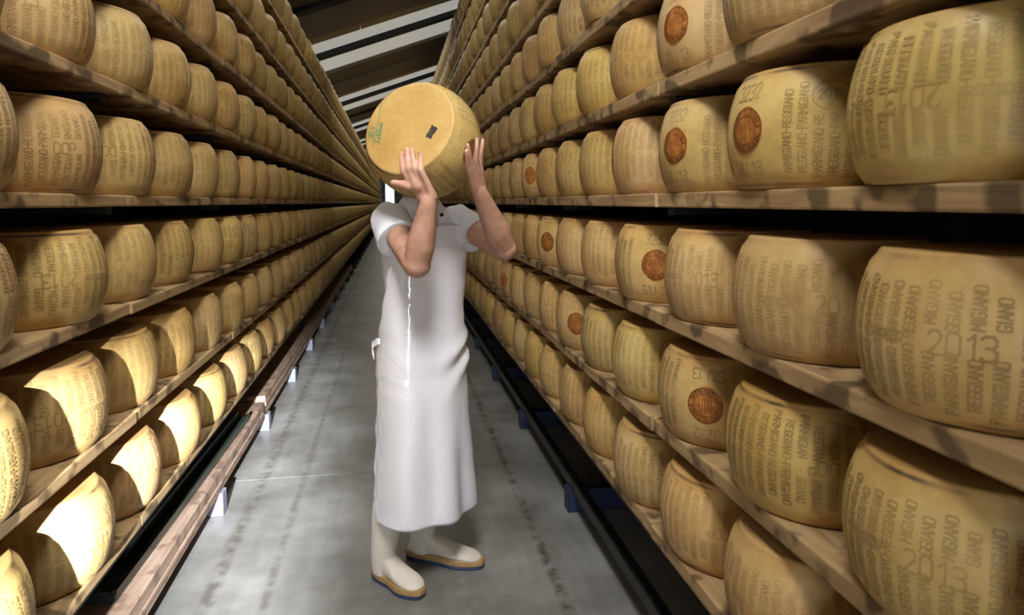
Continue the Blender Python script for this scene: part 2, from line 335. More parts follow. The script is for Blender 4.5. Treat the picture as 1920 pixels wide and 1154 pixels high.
def rib(segs, w, mp, V, F):
    """thin quads along 2D segments, mapped onto a surface by mp"""
    for (x0, y0, x1, y1) in segs:
        dx, dy = x1-x0, y1-y0; L = math.hypot(dx, dy)
        if L < 1e-6: continue
        dx, dy = dx/L*w/2, dy/L*w/2; b = len(V)
        for px, py in ((x0-dx+dy, y0-dy-dx), (x1+dx+dy, y1+dy-dx), (x1+dx-dy, y1+dy+dx), (x0-dx-dy, y0-dy+dx)): V.append(mp(px, py))
        F.append((b, b+1, b+2, b+3))
def barrel(theta0, z0, off=.0007):
    def f(u, v):
        z = z0+v; r = prof(z)+off; t = theta0+u/WR
        return (r*math.cos(t), r*math.sin(t), z)
    return f
def make_rind(seed, seg=72):
    rnd = random.Random(seed); V, F = [], []; h = WH/2; rb = .008
    pts = [(0.0, -h), (.06, -h), (.12, -h), (WE-rb*1.6, -h+.0004)]
    for i in range(1, 5):
        t = math.pi/2*i/4; pts.append((WE-rb*1.3+rb*1.25*math.sin(t)-.0012, -h+rb*(1-math.cos(t))))
    for i in range(1, 14): z = -h+rb+(WH-2*rb)*i/14; pts.append((prof(z), z))
    pts += [(r, -z) for r, z in reversed(pts[:8])]
    off = Vector((rnd.random()*50, rnd.random()*50, 0))
    n = len(pts)
    for r, z in pts[1:-1]:
        for k in range(seg):
            t = 2*math.pi*k/seg; d = Vector((math.cos(t), math.sin(t), z*4))
            rr = r*(1+.006*noise.noise(d*1.3+off)) if r > .13 else r
            zz = z
            V.append((rr*math.cos(t), rr*math.sin(t), zz))
    m = n-2
    for i in range(m-1):
        for k in range(seg):
            j = (k+1) % seg; F.append((i*seg+k, i*seg+j, (i+1)*seg+j, (i+1)*seg+k))
    a = len(V); V += [(0, 0, -h), (0, 0, h)]
    for k in range(seg):
        j = (k+1) % seg; F.append((a, j, k)); F.append((a+1, (m-1)*seg+k, (m-1)*seg+j))
    return new_mesh('cheese_rind', V, F, M_RIND, True)
SC_LET = .0008
def make_lettering(seed, seal=True):
    rnd = random.Random(seed); V, F = [], []
    ncol = 44; cap = .0165; a1, a2 = 'PARMIGIANO-REGGIANO', 'REGGIANO-PARMIGIANO'
    for c in range(ncol):
        th = 2*math.pi*(c+.5)/ncol; deg = math.degrees(th); deg = deg-360 if deg > 180 else deg
        if seal and abs(deg) < 25: continue
        s = a1 if c % 2 else a2
        adv_sz = .0158; z0 = (-.098 if c % 2 else -.087)+rnd.uniform(-.003, .003)
        segs = []
        x = 0
        for ch in s:
            zc = z0+x*adv_sz*.80
            hole = False
            if 40 < deg < 63 and zc > .018: hole = True                        # oval mark
            if -107 < deg < -85 and abs(zc+.01) < .018: hole = True              # DOP
            if abs(abs(deg)-180) < 14 and abs(zc) < .015: hole = True            # year
            if zc > .098: hole = True
            if not hole:
                for pl in G[ch]:
                    for (p, q), (p2, q2) in zip(pl, pl[1:]):
                        # rotated a quarter turn: letters climb the side
                        segs.append((-q*cap+cap/2, z0+(x+p)*adv_sz*.80, -q2*cap+cap/2, z0+(x+p2)*adv_sz*.80))
            x += adv(ch)
        rib(segs, .0027, barrel(th, 0), V, F)
    return new_mesh('lettering', V, F, M_INK)
def ring_segs(rx, ry, n=28, cx=0, cy=0):
    p = [(cx+rx*math.cos(2*math.pi*i/n), cy+ry*math.sin(2*math.pi*i/n)) for i in range(n+1)]
    return [(*p[i], *p[i+1]) for i in range(n)]
def centred(s, size, sx=1.0):
    w = text_w(s)*size*sx
    return [(x0-w/2, y0-size/2, x1-w/2, y1-size/2) for x0, y0, x1, y1 in strokes(s, size, sx)]
def make_stamps(month, number):
    def one(nm, items):
        V, F = [], []
        for segs, w, deg, z in items: rib(segs, w, barrel(R_(deg), z, .0010), V, F)
        return (nm, new_mesh(nm, V, F, M_STAMP))
    return [one('month_stamp', [(centred(month, .026), .0036, 0, -.076)]), one('number_stamp', [(centred(number, .030, .9), .0030, 0, .076)]),
            one('oval_stamp', [(ring_segs(.036, .026), .0022, 51, .052), (centred('2019', .017), .0026, 51, .054), (centred('CE', .009), .0016, 51, .036)]),
            one('origin_stamp', [(centred('DOP', .026), .0032, -96, -.010)]),
            one('year_stamp', [(centred('2013', .032), .0040, 180, 0)]), one('consortium_stamp', [(centred('CONSORZIO', .0125), .0022, 146, 0)]), one('guarantee_stamp', [(centred('TUTELA', .0125), .0022, 209, 0)])]
def join_meshes(lst, nm):
    V, F = [], []
    for _, me in lst:
        b = len(V); V += [tuple(v.co) for v in me.vertices]; F += [tuple(b+k for k in p.vertices) for p in me.polygons]
    return new_mesh(nm, V, F, M_STAMP)
def make_seal():
    V, F = [], []; mp = barrel(0, 0, .0009); n = 36
    V.append(mp(0, 0))
    for j, fr in enumerate((.35, .7, 1.0)): # inner to outer ring
        for i in range(n):
            t = 2*math.pi*i/n; k = 1+.05*noise.noise(Vector((3*math.cos(t), 3*math.sin(t), 1.7)))*fr
            if fr == 1.0: k += .05*max(0, math.cos(t-1.6))**20+.06*max(0, math.cos(t+1.75))**20
            V.append(mp(.050*fr*k*math.cos(t), .046*fr*k*math.sin(t)))
    for i in range(n):
        j = (i+1) % n; F.append((0, 1+i, 1+j))
        for r in range(2): F.append((1+r*n+i, 1+(r+1)*n+i, 1+(r+1)*n+j, 1+r*n+j))
    me = new_mesh('brand_seal', V, F, M_SEAL)
    V, F = [], []; mp = barrel(0, 0, .0016)
    rib(ring_segs(.047, .043, 36), .0018, mp, V, F); rib(ring_segs(.031, .028, 28), .0016, mp, V, F)
    for s, a0, sg in (('CONSORZIO TUTELA', R_(205), -1), ('PARMIGIANO REGGIANO', R_(200), 1)):
        size = .0095; n = len(s); span = R_(205 if sg < 0 else 150)
        for i, ch in enumerate(s):
            t = (a0-span*(i+.5)/n) if sg < 0 else (R_(195)+span*(i+.5)/n)
            for pl in G[ch]:
                for (p, q), (p2, q2) in zip(pl, pl[1:]):
                    seg = []
                    for (aa, bb) in ((p, q), (p2, q2)):
                        r = (.0345+bb*size) if sg < 0 else (.0440-bb*size)
                        tt = t+(-(aa-.3)*size/.039 if sg < 0 else (aa-.3)*size/.039)
                        seg += [r*math.cos(tt), r*.92*math.sin(tt)]
                    rib([tuple(seg)], .0013, mp, V, F)
    # upright wheel-segment and staves in the middle
    segs = [(-.024, 0, .024, 0)]
    for x in (-.016, -.008, 0, .008, .016): segs.append((x, -.018, x, .018))
    rib(segs, .0014, mp, V, F)
    return me, new_mesh('seal_lettering', V, F, M_SEALTXT)
RINDS = [make_rind(i) for i in range(4)]
LETS = [make_lettering(11, True), make_lettering(12, True)]
STAMPS = [make_stamps('GIU 13', '3232'), make_stamps('SET 13', '3232')]
STAMPJ = [join_meshes(x, 'stamps') for x in STAMPS]
SEAL, SEALT = make_seal()
# ------------------------------------------------------------------ racks
THS = {1: .042, -1: .034}
LEVL = [.580, .912, 1.246, 1.572, 1.902, 2.235, 2.566, 2.897]                 # board tops, left rack
LEVR = [.548, .886, 1.226, 1.578, 1.906, 2.240, 2.570, 2.902, 3.234, 3.566]   # right rack
HS = {'R': 1.07, 'L': 1.0}           # the right rack's wheels are a little taller
XF, XB, XC = .781, 1.225, .958          # board front, board back, wheel centre
BAY = 1.287
def rack(side, nlev, y_first, feet_mat):
    s = 1 if side == 'right' else -1; LEV = LEVR if s > 0 else LEVL; TH = THS[s]
    r = empty('cheese_rack', (s*1.0, 2.0, 0)); inv = Vector((-s*1.0, -2.0, 0))
    tag(r, 'tall wooden shelved rack along the %s of the aisle' % side, 'rack', 'racks lining the aisle')
    def xs(a, b): return (min(s*a, s*b), max(s*a, s*b))
    def part(nm, me, loc=(0, 0, 0)):
        o = link(nm, me, r); o.location = Vector(loc)+inv; return o
    variants = [bevel_box('shelf_board', *xs(XF+d, XB), -BAY/2+.002+g, BAY/2-.002, -TH, 0, M_BOARD, .005, 2) for d, g in ((0, 0), (.004, .004), (-.003, .002))]
    ny = 9
    rnd = random.Random(3+s)
    for z in LEV[:nlev]:
        for k in range(-1 if s > 0 else 0, ny):
            part('shelf_board', rnd.choice(variants), (0, y_first+BAY*(k+.5), z))
    # far boards, too small to tell apart
    V, F = [], []
    ya = y_first+BAY*ny
    for z in LEV[:nlev]:
        y = ya
        while y < 50:
            box_data(*xs(XF, XB), y+.003, y+BAY-.003, z-TH, z, V, F); y += BAY
    tag(part('far_shelf_boards', new_mesh('far_shelf_boards', V, F, M_BOARD)), kind='stuff')
    top = LEV[nlev-1]+.05
    up = bevel_box('upright_post', *xs(1.235, 1.285), -.03, .03, 0, top, M_STEEL, .003)
    V, F = [], []
    for z in LEV[:nlev]: box_data(*xs(XF+.05, 1.26), -.022, .022, z-TH-.022, z-TH-.001, V, F)
    arm = new_mesh('shelf_arm', [(x, y, z) for x, y, z in V], F, M_STEEL)
    arm1 = bevel_box('shelf_arm', *xs(XF+.045, 1.26), -.022, .022, -TH-.024, -TH-.001, M_STEEL, .003)
    ft = bevel_box('foot_beam', *xs(.845, 1.285), -.04, .04, 0.001, .118, feet_mat, .003)
    for k in range(-1 if s > 0 else 0, ny+1):
        y = y_first+BAY*k
        part('upright_post', up, (0, y, 0)); part('foot_beam', ft, (0, y, 0))
        for z in LEV[:nlev]: part('shelf_arm', arm1, (0, y, z))
    V, F = [], []
    for k in range(ny+1, 38):
        y = y_first+BAY*k
        box_data(*xs(1.235, 1.285), y-.03, y+.03, 0, top, V, F); box_data(*xs(.845, 1.285), y-.04, y+.04, .001, .118, V, F)
    tag(part('far_posts_and_feet', new_mesh('far_posts_and_feet', V, F, M_STEEL)), kind='stuff')
    z = LEV[0]-TH-.024
    part('bottom_beam', bevel_box('bottom_beam', *xs(XF+.07, XF+.12), -1.0 if s > 0 else .2, 50, z-.075, z-.001, M_STEEL, .004))
    return r, part
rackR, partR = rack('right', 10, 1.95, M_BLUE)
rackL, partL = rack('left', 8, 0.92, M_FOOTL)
# guide rail of the turning machine, bolted to the right feet
V, F = [], []
box_data(.862, .872, -1.0, 50, .119, .172, V, F); box_data(.873, .905, -1.0, 50, .119, .128, V, F); box_data(.906, .914, -1.0, 50, .119, .160, V, F)
partR('guide_rail', new_mesh('guide_rail', V, F, M_RAIL))
V, F = [], []; cyl_data((0, 0, 0), (0, 0, .022), .011, .009, 6, V, F); bolt = new_mesh('rail_bolt', V, F, M_RAIL)
for k in range(0, 18): partR('rail_bolt', bolt, (.888, .9+.43*k, .128))
# ------------------------------------------------------------------ plank stacks and panels under the left rack
def plank(x0, x1, y0, y1, z0, z1, label):
    me = bevel_box('wooden_plank', x0, x1, y0-y0, y1-y0, 0, z1-z0, M_PLANK, .003)
    me.transform(Matrix.Translation((0, 0, 0)))
    o = link('wooden_plank', me); o.location = (0, y0, z0); tag(o, label, 'plank', 'planks stacked below the left rack'); return o
z = .1195
for i, (t, dx, nm) in enumerate(((.026, .0, 'bottom'), (.022, .004, 'middle'), (.052, -.002, 'thick top'))):
    plank(-1.20, -.858+dx, .9, 4.62+.02*i, z, z+t, '%s weathered brown plank of the near stack under the left rack' % nm); z += t+.0008
z = .1195
for i, (t, dx, nm) in enumerate(((.026, .0, 'bottom'), (.030, -.005, 'second'), (.030, .003, 'third'), (.036, -.003, 'top'))):
    plank(-1.20, -.862+dx, 4.70+.015*i, 9.3+.03*i, z, z+t, '%s plank of the second stack of planks under the left rack' % nm); z += t+.0008
z = .1195
for i, nm in enumerate(('bottom', 'top')):
    plank(-1.20, -.862, 9.5, 15.0, z, z+.05, '%s plank of the farthest stack of planks under the left rack' % nm); z += .0508
zt = .1195+.026+.022+.052+.0026
def panel(x0, x1, y0, y1, z0, t, rz, label):
    o = empty('green_panel', (x0, y0, z0)); o.rotation_euler = (0, 0, rz); tag(o, label, 'panel', 'dark panels on the plank stack')
    link('sheet', bevel_box('sheet', x1-x0, 0, 0, y1-y0, .0005, t, M_GREEN, .003), o)
    V, F = [], []; box_data(-.012, .004, 0, y1-y0, t+.0002, t+.014, V, F)
    link('raised_lip', new_mesh('raised_lip', V, F, M_GREEN), o)
    V, F = [], []; box_data(x1-x0+.01, -.016, .0, .022, t+.0002, t+.010, V, F)
    link('end_lip', new_mesh('end_lip', V, F, M_GREEN), o)
    return o
panel(-.925, -1.19, 2.36, 4.30, zt, .028, R_(-1.3), 'long dark green panel lying lowest on the near plank stack')
panel(-.962, -1.19, 2.58, 4.20, zt+.0435, .030, R_(-1.3), 'dark green panel lying on top of the other green panel')
# ------------------------------------------------------------------ the person
def axis_frame(yaw):
    f = Vector((math.sin(yaw), -math.cos(yaw), 0)); l = Vector((math.cos(yaw), math.sin(yaw), 0))
    return f, l          # facing, own left (towards the right of the picture)
FC, LF = axis_frame(R_(30))
def skin_material():
    m, t, p = nt('skin'); L = t.links.new
    tc = N(t, 'ShaderNodeTexCoord'); n = N(t, 'ShaderNodeTexNoise'); n.inputs['Scale'].default_value = 26; n.inputs['Detail'].default_value = 5; L(tc.outputs['Object'], n.inputs['Vector'])
    r = ramp(t, [(.3, (.42, .225, .15)), (.7, (.58, .345, .25))]); L(n.outputs[0], r.inputs[0]); L(r.outputs[0], p.inputs['Base Color'])
    p.inputs['Roughness'].default_value = .5; p.inputs['Subsurface Weight'].default_value = .06; p.inputs['Subsurface Radius'].default_value = (.02, .008, .004); return m
M_SKIN = skin_material()
def cloth_material():
    m, t, p = nt('white_cotton'); L = t.links.new
    tc = N(t, 'ShaderNodeTexCoord'); n = N(t, 'ShaderNodeTexNoise'); n.inputs['Scale'].default_value = 9; n.inputs['Detail'].default_value = 4; n.inputs['Distortion'].default_value = 1.2; L(tc.outputs['Object'], n.inputs['Vector'])
    p.inputs['Base Color'].default_value = (.78, .80, .87, 1); p.inputs['Roughness'].default_value = .85
    b = N(t, 'ShaderNodeBump'); b.inputs['Strength'].default_value = .55; b.inputs['Distance'].default_value = .02; L(n.outputs[0], b.inputs['Height']); L(b.outputs[0], p.inputs['Normal']); return m
M_SHIRT = cloth_material()
def apron_material():
    m, t, p = nt('glossy_white_pvc'); L = t.links.new
    tc = N(t, 'ShaderNodeTexCoord'); mp = N(t, 'ShaderNodeMapping'); mp.inputs['Scale'].default_value = (3.2, 3.2, 5.0); L(tc.outputs['Object'], mp.inputs['Vector'])
    n = N(t, 'ShaderNodeTexNoise'); n.inputs['Scale'].default_value = .8; n.inputs['Detail'].default_value = 3; n.inputs['Distortion'].default_value = 1.0; L(mp.outputs[0], n.inputs['Vector'])
    p.inputs['Base Color'].default_value = (.85, .86, .92, 1); p.inputs['Roughness'].default_value = .10; p.inputs['Specular IOR Level'].default_value = .8
    n5 = N(t, 'ShaderNodeTexNoise'); n5.inputs['Scale'].default_value = 4.0; n5.inputs['Detail'].default_value = 3; n5.inputs['Distortion'].default_value = 1.5; L(mp.outputs[0], n5.inputs['Vector'])
    b0 = N(t, 'ShaderNodeBump'); b0.inputs['Strength'].default_value = .10; b0.inputs['Distance'].default_value = .012; L(n5.outputs[0], b0.inputs['Height'])
    b = N(t, 'ShaderNodeBump'); b.inputs['Strength'].default_value = .68; b.inputs['Distance'].default_value = .02; L(n.outputs[0], b.inputs['Height']); L(b0.outputs[0], b.inputs['Normal']); L(b.outputs[0], p.inputs['Normal']); return m
M_APRON = apron_material()
M_BOOT = simple('white_rubber_boot', (.70, .66, .58), .38, 0, .10, 9, .06, 30)
M_MID = simple('tan_midsole', (.42, .27, .11), .5, 0, .15, 14); M_SOLE = simple('blue_outsole', (.035, .06, .14), .55, 0, .2, 14)
M_HAIR = simple('dark_hair', (.03, .02, .014), .6, 0, .4, 60, .5, 200)
M_TROU = simple('white_trousers', (.62, .62, .63), .85, 0, .08, 6, .2, 12)
M_EYE = simple('eye', (.7, .7, .7), .2, 0, .05, 3)
BX = Vector((.115, 2.775, 0))          # body axis on the floor
def B(l, f, z): return BX + LF*l + FC*f + Vector((0, 0, z))
SHR, SHL = B(-.150, .0, 1.496), B(.165, .0, 1.486)          # own right (viewer's left), own left
ELR, WRR = Vector((.082, 2.405, 1.334)), Vector((.124, 2.335, 1.560))
ELL, WRL = Vector((.426, 2.60, 1.374)), Vector((.306, 2.435, 1.592))
person = empty('person', (BX.x, BX.y, 0)); tag(person, 'person in white apron and boots holding a cheese wheel before the face', 'person')
pin = Vector((-BX.x, -BX.y, 0))
def own(o): o.parent = person; o.location = pin; return o
V, F = [], []
# trunk, neck, head
loft([[B(a_*math.cos(t), b_*math.sin(t)+fo_, z) for t in [2*math.pi*k/28 for k in range(28)]] for z, a_, b_, fo_ in ((.84, .15, .10, 0), (.95, .165, .11, 0), (1.08, .145, .095, 0), (1.22, .150, .10, 0), (1.36, .165, .105, 0), (1.46, .150, .085, 0), (1.515, .075, .06, 0))], V, F)
HD = B(.0, .025, 1.665)
capsule(B(0, -.01, 1.46), B(0, .005, 1.58), .062, .056, V, F)
ellipsoid(HD+Vector((0, 0, .025))-FC*.01, .076, .098, .105, V, F, Matrix.Rotation(R_(30), 3, 'Z'))
ellipsoid(HD+FC*.022+Vector((0, 0, -.055)), .058, .070, .070, V, F, Matrix.Rotation(R_(30), 3, 'Z'))
capsule(HD+FC*.088+Vector((0, 0, .012)), HD+FC*.108+Vector((0, 0, -.026)), .009, .014, V, F)      # nose
capsule(HD+FC*.083-LF*.022+Vector((0, 0, -.062)), HD+FC*.083+LF*.022+Vector((0, 0, -.062)), .009, .009, V, F)   # lips
for s in (-1, 1):
    ellipsoid(HD+LF*(.078*s)-FC*.005, .010, .020, .032, V, F, Matrix.Rotation(R_(30), 3, 'Z'))
    capsule(HD+FC*.082+LF*(.018*s)+Vector((0, 0, .034)), HD+FC*.074+LF*(.050*s)+Vector((0, 0, .032)), .008, .006, V, F)
# arms
for sh, el, wr in ((SHR, ELR, WRR), (SHL, ELL, WRL)):
    capsule(sh-Vector((0, 0, .012)), el, .052, .050, V, F)
    mid = el.lerp(wr, .30); d = (wr-el).normalized()
    capsule(el, mid, .046, .051, V, F); capsule(mid, el.lerp(wr, .68), .051, .038, V, F); capsule(el.lerp(wr, .68), wr, .038, .028, V, F)
    capsule(sh.lerp(el, .3), sh.lerp(el, .65), .053, .052, V, F)
# legs
ANK_R, ANK_L = Vector((-.046, 2.732, .13)), Vector((.115, 2.883, .13))
KN_R, KN_L = Vector((-.005, 2.715, .50)), Vector((.165, 2.845, .50)); HP_R, HP_L = B(-.085, 0, .90), B(.085, 0, .90)
for hp, kn, an in ((HP_R, KN_R, ANK_R), (HP_L, KN_L, ANK_L)):
    capsule(hp, kn, .082, .056, V, F); capsule(kn, kn.lerp(an, .35), .056, .055, V, F); capsule(kn.lerp(an, .35), an, .050, .026, V, F)
def chain(pts, radii):
    for i in range(len(pts)-1): capsule(pts[i], pts[i+1], radii[i], radii[i+1], V, F, 12, 4)
v3 = lambda *a: Vector(a)
# right hand: back towards the viewer, fingers up across the face of the wheel
hr = {'i': ((.040,2.335,1.652), (.035,2.353,1.688), (.034,2.366,1.713)), 'm': ((.058,2.326,1.660), (.053,2.344,1.697), (.050,2.361,1.729)), 'r': ((.077,2.317,1.662), (.073,2.334,1.698), (.069,2.351,1.729)), 'l': ((.097,2.303,1.655), (.097,2.318,1.688), (.095,2.330,1.716))}
for k, pts in hr.items():
    base, midp, tip = [v3(*p) for p in pts]
    root = WRR + (base-WRR)*.12 + (base-v3(.068, 2.320, 1.657))*.55
    chain([root, base, midp, tip], [.0165, .0122, .0098, .0082] if k != 'l' else [.0165, .0112, .0088, .0074])
    chain([base, midp], [.0125, .0102])
chain([v3(.110,2.340,1.592), v3(.062,2.338,1.606), v3(.030,2.343,1.612), v3(.004,2.352,1.617)], [.021, .0172, .0138, .0108])
chain([v3(.085,2.328,1.605), v3(.070,2.328,1.640)], [.022, .016])
# left hand: palm on the rim, little finger nearest to the viewer
hl = {'l': ((.258,2.352,1.676), (.253,2.332,1.703), (.249,2.321,1.722)), 'r': ((.270,2.362,1.684), (.261,2.337,1.716), (.255,2.325,1.744)), 'm': ((.288,2.380,1.690), (.290,2.362,1.731), (.291,2.358,1.768)), 'i': ((.304,2.402,1.690), (.311,2.393,1.730), (.315,2.394,1.768))}
for k, pts in hl.items():
    base, midp, tip = [v3(*p) for p in pts]
    root = WRL + (base-WRL)*.15 + (base-v3(.280, 2.374, 1.685))*.55
    chain([root, base, midp, tip], [.0165, .0122, .0096, .0080] if k != 'l' else [.0155, .0110, .0086, .0072])
chain([v3(.300,2.430,1.615), v3(.309,2.452,1.655), v3(.314,2.468,1.690), v3(.317,2.472,1.715)], [.019, .0145, .011, .0088])
chain([v3(.292,2.410,1.630), v3(.280,2.385,1.665)], [.021, .016])
body = remeshed('body', V, F, M_SKIN, .0040, 4, .5); own(body)
# finger nails (left hand shows none; right hand's nails catch the light)
for s in (-1, 1):
    V, F = [], []; ellipsoid(HD+FC*.078+LF*(.032*s)+Vector((0, 0, .014)), .011, .011, .008, V, F); own(link('eye', new_mesh('eye', V, F, M_EYE, True)))
# hair
V, F = [], []
ellipsoid(HD+Vector((0, 0, .045))-FC*.022, .083, .104, .098, V, F, Matrix.Rotation(R_(30), 3, 'Z'))
ellipsoid(HD+Vector((0, 0, .0))-FC*.050, .078, .065, .085, V, F, Matrix.Rotation(R_(30), 3, 'Z'))
own(remeshed('hair', V, F, M_HAIR, .006, 4))
# trousers
V, F = [], []
loft([[B(a_*math.cos(t), b_*math.sin(t), z) for t in [2*math.pi*k/24 for k in range(24)]] for z, a_, b_ in ((.80, .165, .115), (.92, .178, .125), (1.04, .160, .110))], V, F)
for hp, kn, an in ((HP_R, KN_R, ANK_R), (HP_L, KN_L, ANK_L)):
    capsule(hp, kn, .094, .072, V, F); capsule(kn, kn.lerp(an, .50), .072, .046, V, F)
own(remeshed('trousers', V, F, M_TROU, .008, 4))
# t-shirt
V, F = [], []
loft([[B(a_*math.cos(t), b_*math.sin(t)+fo_, z) for t in [2*math.pi*k/32 for k in range(32)]] for z, a_, b_, fo_ in ((.98, .172, .122, 0), (1.10, .160, .112, 0), (1.22, .166, .114, .004), (1.34, .180, .120, .004), (1.43, .178, .108, 0), (1.505, .150, .088, -.004), (1.545, .095, .074, -.004), (1.570, .068, .066, .0))], V, F)
for sh, el, q, r0, r1 in ((SHR, ELR, .40, .070, .084), (SHL, ELL, .44, .068, .080)):
    p = sh.lerp(el, q)+Vector((0, 0, -.022)); d = (el-sh).normalized()
    capsule(sh+Vector((0, 0, -.008)), sh.lerp(el, .1), r0*.94, r0*.96, V, F)
    cyl_data(sh, p, r0, r1, 24, V, F)
shirt = own(remeshed('t_shirt', V, F, M_SHIRT, .006, 3))
sn_ = [(v.co.copy(), v.normal.copy()) for v in shirt.data.vertices]
for v, (p, nn) in zip(shirt.data.vertices, sn_):
    g = noise.noise(Vector((p.x*9, p.y*9, p.z*14)))*.007+noise.noise(Vector((p.x*20+3, p.y*20-p.z*9, p.z*24)))*.004
    v.co = p + nn*g
# collar button
V, F = [], []; cyl_data(B(.035, .088, 1.500), B(.037, .097, 1.503), .007, .007, 12, V, F); own(link('collar_snap', new_mesh('collar_snap', V, F, M_RAIL)))
# apron: one sheet wrapped round the front
V, F = [], []
NU, NV = 90, 90
def lerp_tab(tab, z):
    for (z0, *a), (z1, *b) in zip(tab, tab[1:]):
        if z0 >= z >= z1:
            k = (z0-z)/(z0-z1); k = k*k*(3-2*k); return [x+(y-x)*k for x, y in zip(a, b)]
    return tab[-1][1:] if z < tab[-1][0] else tab[0][1:]
#        z     half-width depth  wrap   lateral shift  forward shift
TAB = [(1.462, .150, .126, .80, .030, .000), (1.400, .172, .130, 1.05, .020, .0), (1.340, .180, .132, 1.25, .012, .000), (1.24, .178, .128, 1.42, .005, .0), (1.12, .172, .126, 1.75, .0, .0), (1.02, .176, .130, 2.10, -.002, .0), (.90, .186, .138, 2.15, -.004, .0),
       (.72, .190, .142, 2.1, -.004, .005), (.50, .198, .152, 2.0, -.004, .010), (.275, .206, .160, 1.95, -.004, .014)]
for j in range(NV+1):
    z = 1.462+(.275-1.462)*j/NV
    a_, b_, wr_, ls, fs = lerp_tab(TAB, z)
    for i in range(NU+1):
        u = -1+2*i/NU; t = u*wr_
        n_ = 2.35
        cs, sn = math.cos(t), math.sin(t)
        rr = (abs(cs)**n_+abs(sn)**n_)**(-1/n_)
        lat = a_*rr*sn+ls; fw = b_*rr*cs+fs
        P = Vector((lat*3.2, fw*3.2, z*2.0))
        low = max(0, min(1, (1.1-z)/.7))
        d = .010*noise.noise(Vector((lat*9, fw*6, z*1.8+2)))*(.3+low)
        # soft vertical pleats lower down, diagonal creases at the hip
        d += .011*low*math.sin(lat*34+1.2*math.sin(z*3))*(.5+.5*math.cos(t))
        cr = math.exp(-((z-.93-(lat-.02)*.55)/.03)**2)*max(0, min(1, lat*7+.2)); cr2 = math.exp(-((z-.80-(lat-.02)*.9)/.035)**2)*max(0, min(1, lat*7))
        d += .020*cr+.018*cr2-.014*math.exp(-((z-.87-(lat-.02)*.7)/.035)**2)*max(0, min(1, lat*7))
        d += .006*math.exp(-((z-1.12+(lat)*.3)/.03)**2)*noise.noise(Vector((lat*15, 1, z*9)))
        side = max(0, -u-.62)/.38                                   # loose crinkled edge on the viewer's left
        d += side*.012*noise.noise(Vector((u*30, z*13, 5)))*(1 if z < 1.0 else .3)
        k = 1+d/max(.08, math.hypot(lat, fw))
        V.append(tuple(B(lat*k, fw*k, z+(.012*abs(u) if j == NV else 0))))
for j in range(NV):
    for i in range(NU):
        b = j*(NU+1)+i; F.append((b, b+NU+1, b+NU+2, b+1))
apron = own(link('apron', new_mesh('apron', V, F, M_APRON, True)))
sm = apron.modifiers.new('thickness', 'SOLIDIFY'); sm.thickness = .003; sm.offset = 1
# waist tie fluttering at the back hip, neck straps
V, F = [], []
tie = [(-.170, -.03, 1.00), (-.190, -.035, 1.005), (-.205, -.05, .99), (-.200, -.06, .965), (-.196, -.055, .94)]
rings = [[B(l, f, z+.012), B(l+.003, f+.003, z+.012), B(l+.003, f+.003, z-.012), B(l, f, z-.012)] for l, f, z in tie]
loft(rings, V, F); own(link('waist_tie', new_mesh('waist_tie', V, F, M_APRON)))
for s in (-1, 1):
    V, F = [], []; rings = []
    for l, f, z in ((.085*s+.02, .113, 1.44), (.086*s+.01, .092, 1.485), (.080*s, .060, 1.520), (.070*s, .0, 1.536), (.050*s, -.06, 1.530)):
        rings.append([B(l-.007, f, z), B(l+.007, f, z), B(l+.007, f+.002, z+.002), B(l-.007, f+.002, z+.002)])
    loft(rings, V, F); own(link('neck_strap', new_mesh('neck_strap', V, F, M_APRON, False)))
# boots
def boot(heel, toe, shaft_top, label):
    heel, toe = Vector((*heel, 0)), Vector((*toe, 0)); d = (toe-heel).normalized(); L = (toe-heel).length; w = Vector((-d.y, d.x, 0))
    P = lambda a, b, z: heel + d*(a*L) + w*b + Vector((0, 0, z))
    o = empty('boot', (0, 0, 0)); own(o)
    V, F = [], []
    ank = P(.20, 0, .13)
    rings = []
    for k_, (c, r) in enumerate(((P(.20, 0, .035), .047), (P(.19, 0, .085), .049), (P(.20, 0, .13), .050), (ank.lerp(shaft_top, .35), .056), (ank.lerp(shaft_top, .7), .063), (shaft_top, .064))):
        rings.append([c + d*(r*1.12*math.cos(t)) + w*(r*math.sin(t)) for t in [2*math.pi*i/24 for i in range(24)]])
    loft(rings, V, F)
    # foot: lofted along its length
    rings = []
    for a_, hw, top in ((.0, .018, .060), (.04, .034, .085), (.15, .040, .110), (.32, .041, .125), (.45, .043, .105), (.60, .049, .083), (.75, .053, .070), (.88, .047, .062), (.96, .034, .052), (.995, .016, .040)):
        ring = []
        for t in [2*math.pi*i/20 for i in range(20)]:
            cs, sn = math.cos(t), math.sin(t); cc = math.copysign(abs(cs)**.75, cs); ss = math.copysign(abs(sn)**.75, sn)
            ring.append(P(a_, hw*cc, (.030+top)/2+(top-.030)/2*ss))
        rings.append(ring)
    loft(rings, V, F)
    b = remeshed('upper', V, F, M_BOOT, .005, 7); b.parent = o
    out = []
    for i in range(40):
        t = 2*math.pi*i/40; ca = math.cos(t); a_ = .5-.53*ca
        hw = (.044+.014*math.exp(-((a_-.74)/.22)**2)-.005*math.exp(-((a_-.42)/.15)**2))*abs(math.sin(t))**.62*math.copysign(1, math.sin(t))
        out.append((a_, hw))
    for nm, z0, z1, g, mt in (('outsole', .001, .017, 1.0, M_SOLE), ('midsole', .0165, .040, 1.03, M_MID)):
        V, F = [], []
        loft([[P(.5+(a_-.5)*g*k_, b_*g*k_, z) for a_, b_ in out] for z, k_ in ((z0, .97), (z0+.003, 1), (z1-.003, 1), (z1, .96))], V, F)
        s_ = link(nm, new_mesh(nm, V, F, mt, False)); s_.parent = o
    return o
boot((-.090, 2.782), (.088, 2.580), Vector((-.026, 2.728, .345)), '')
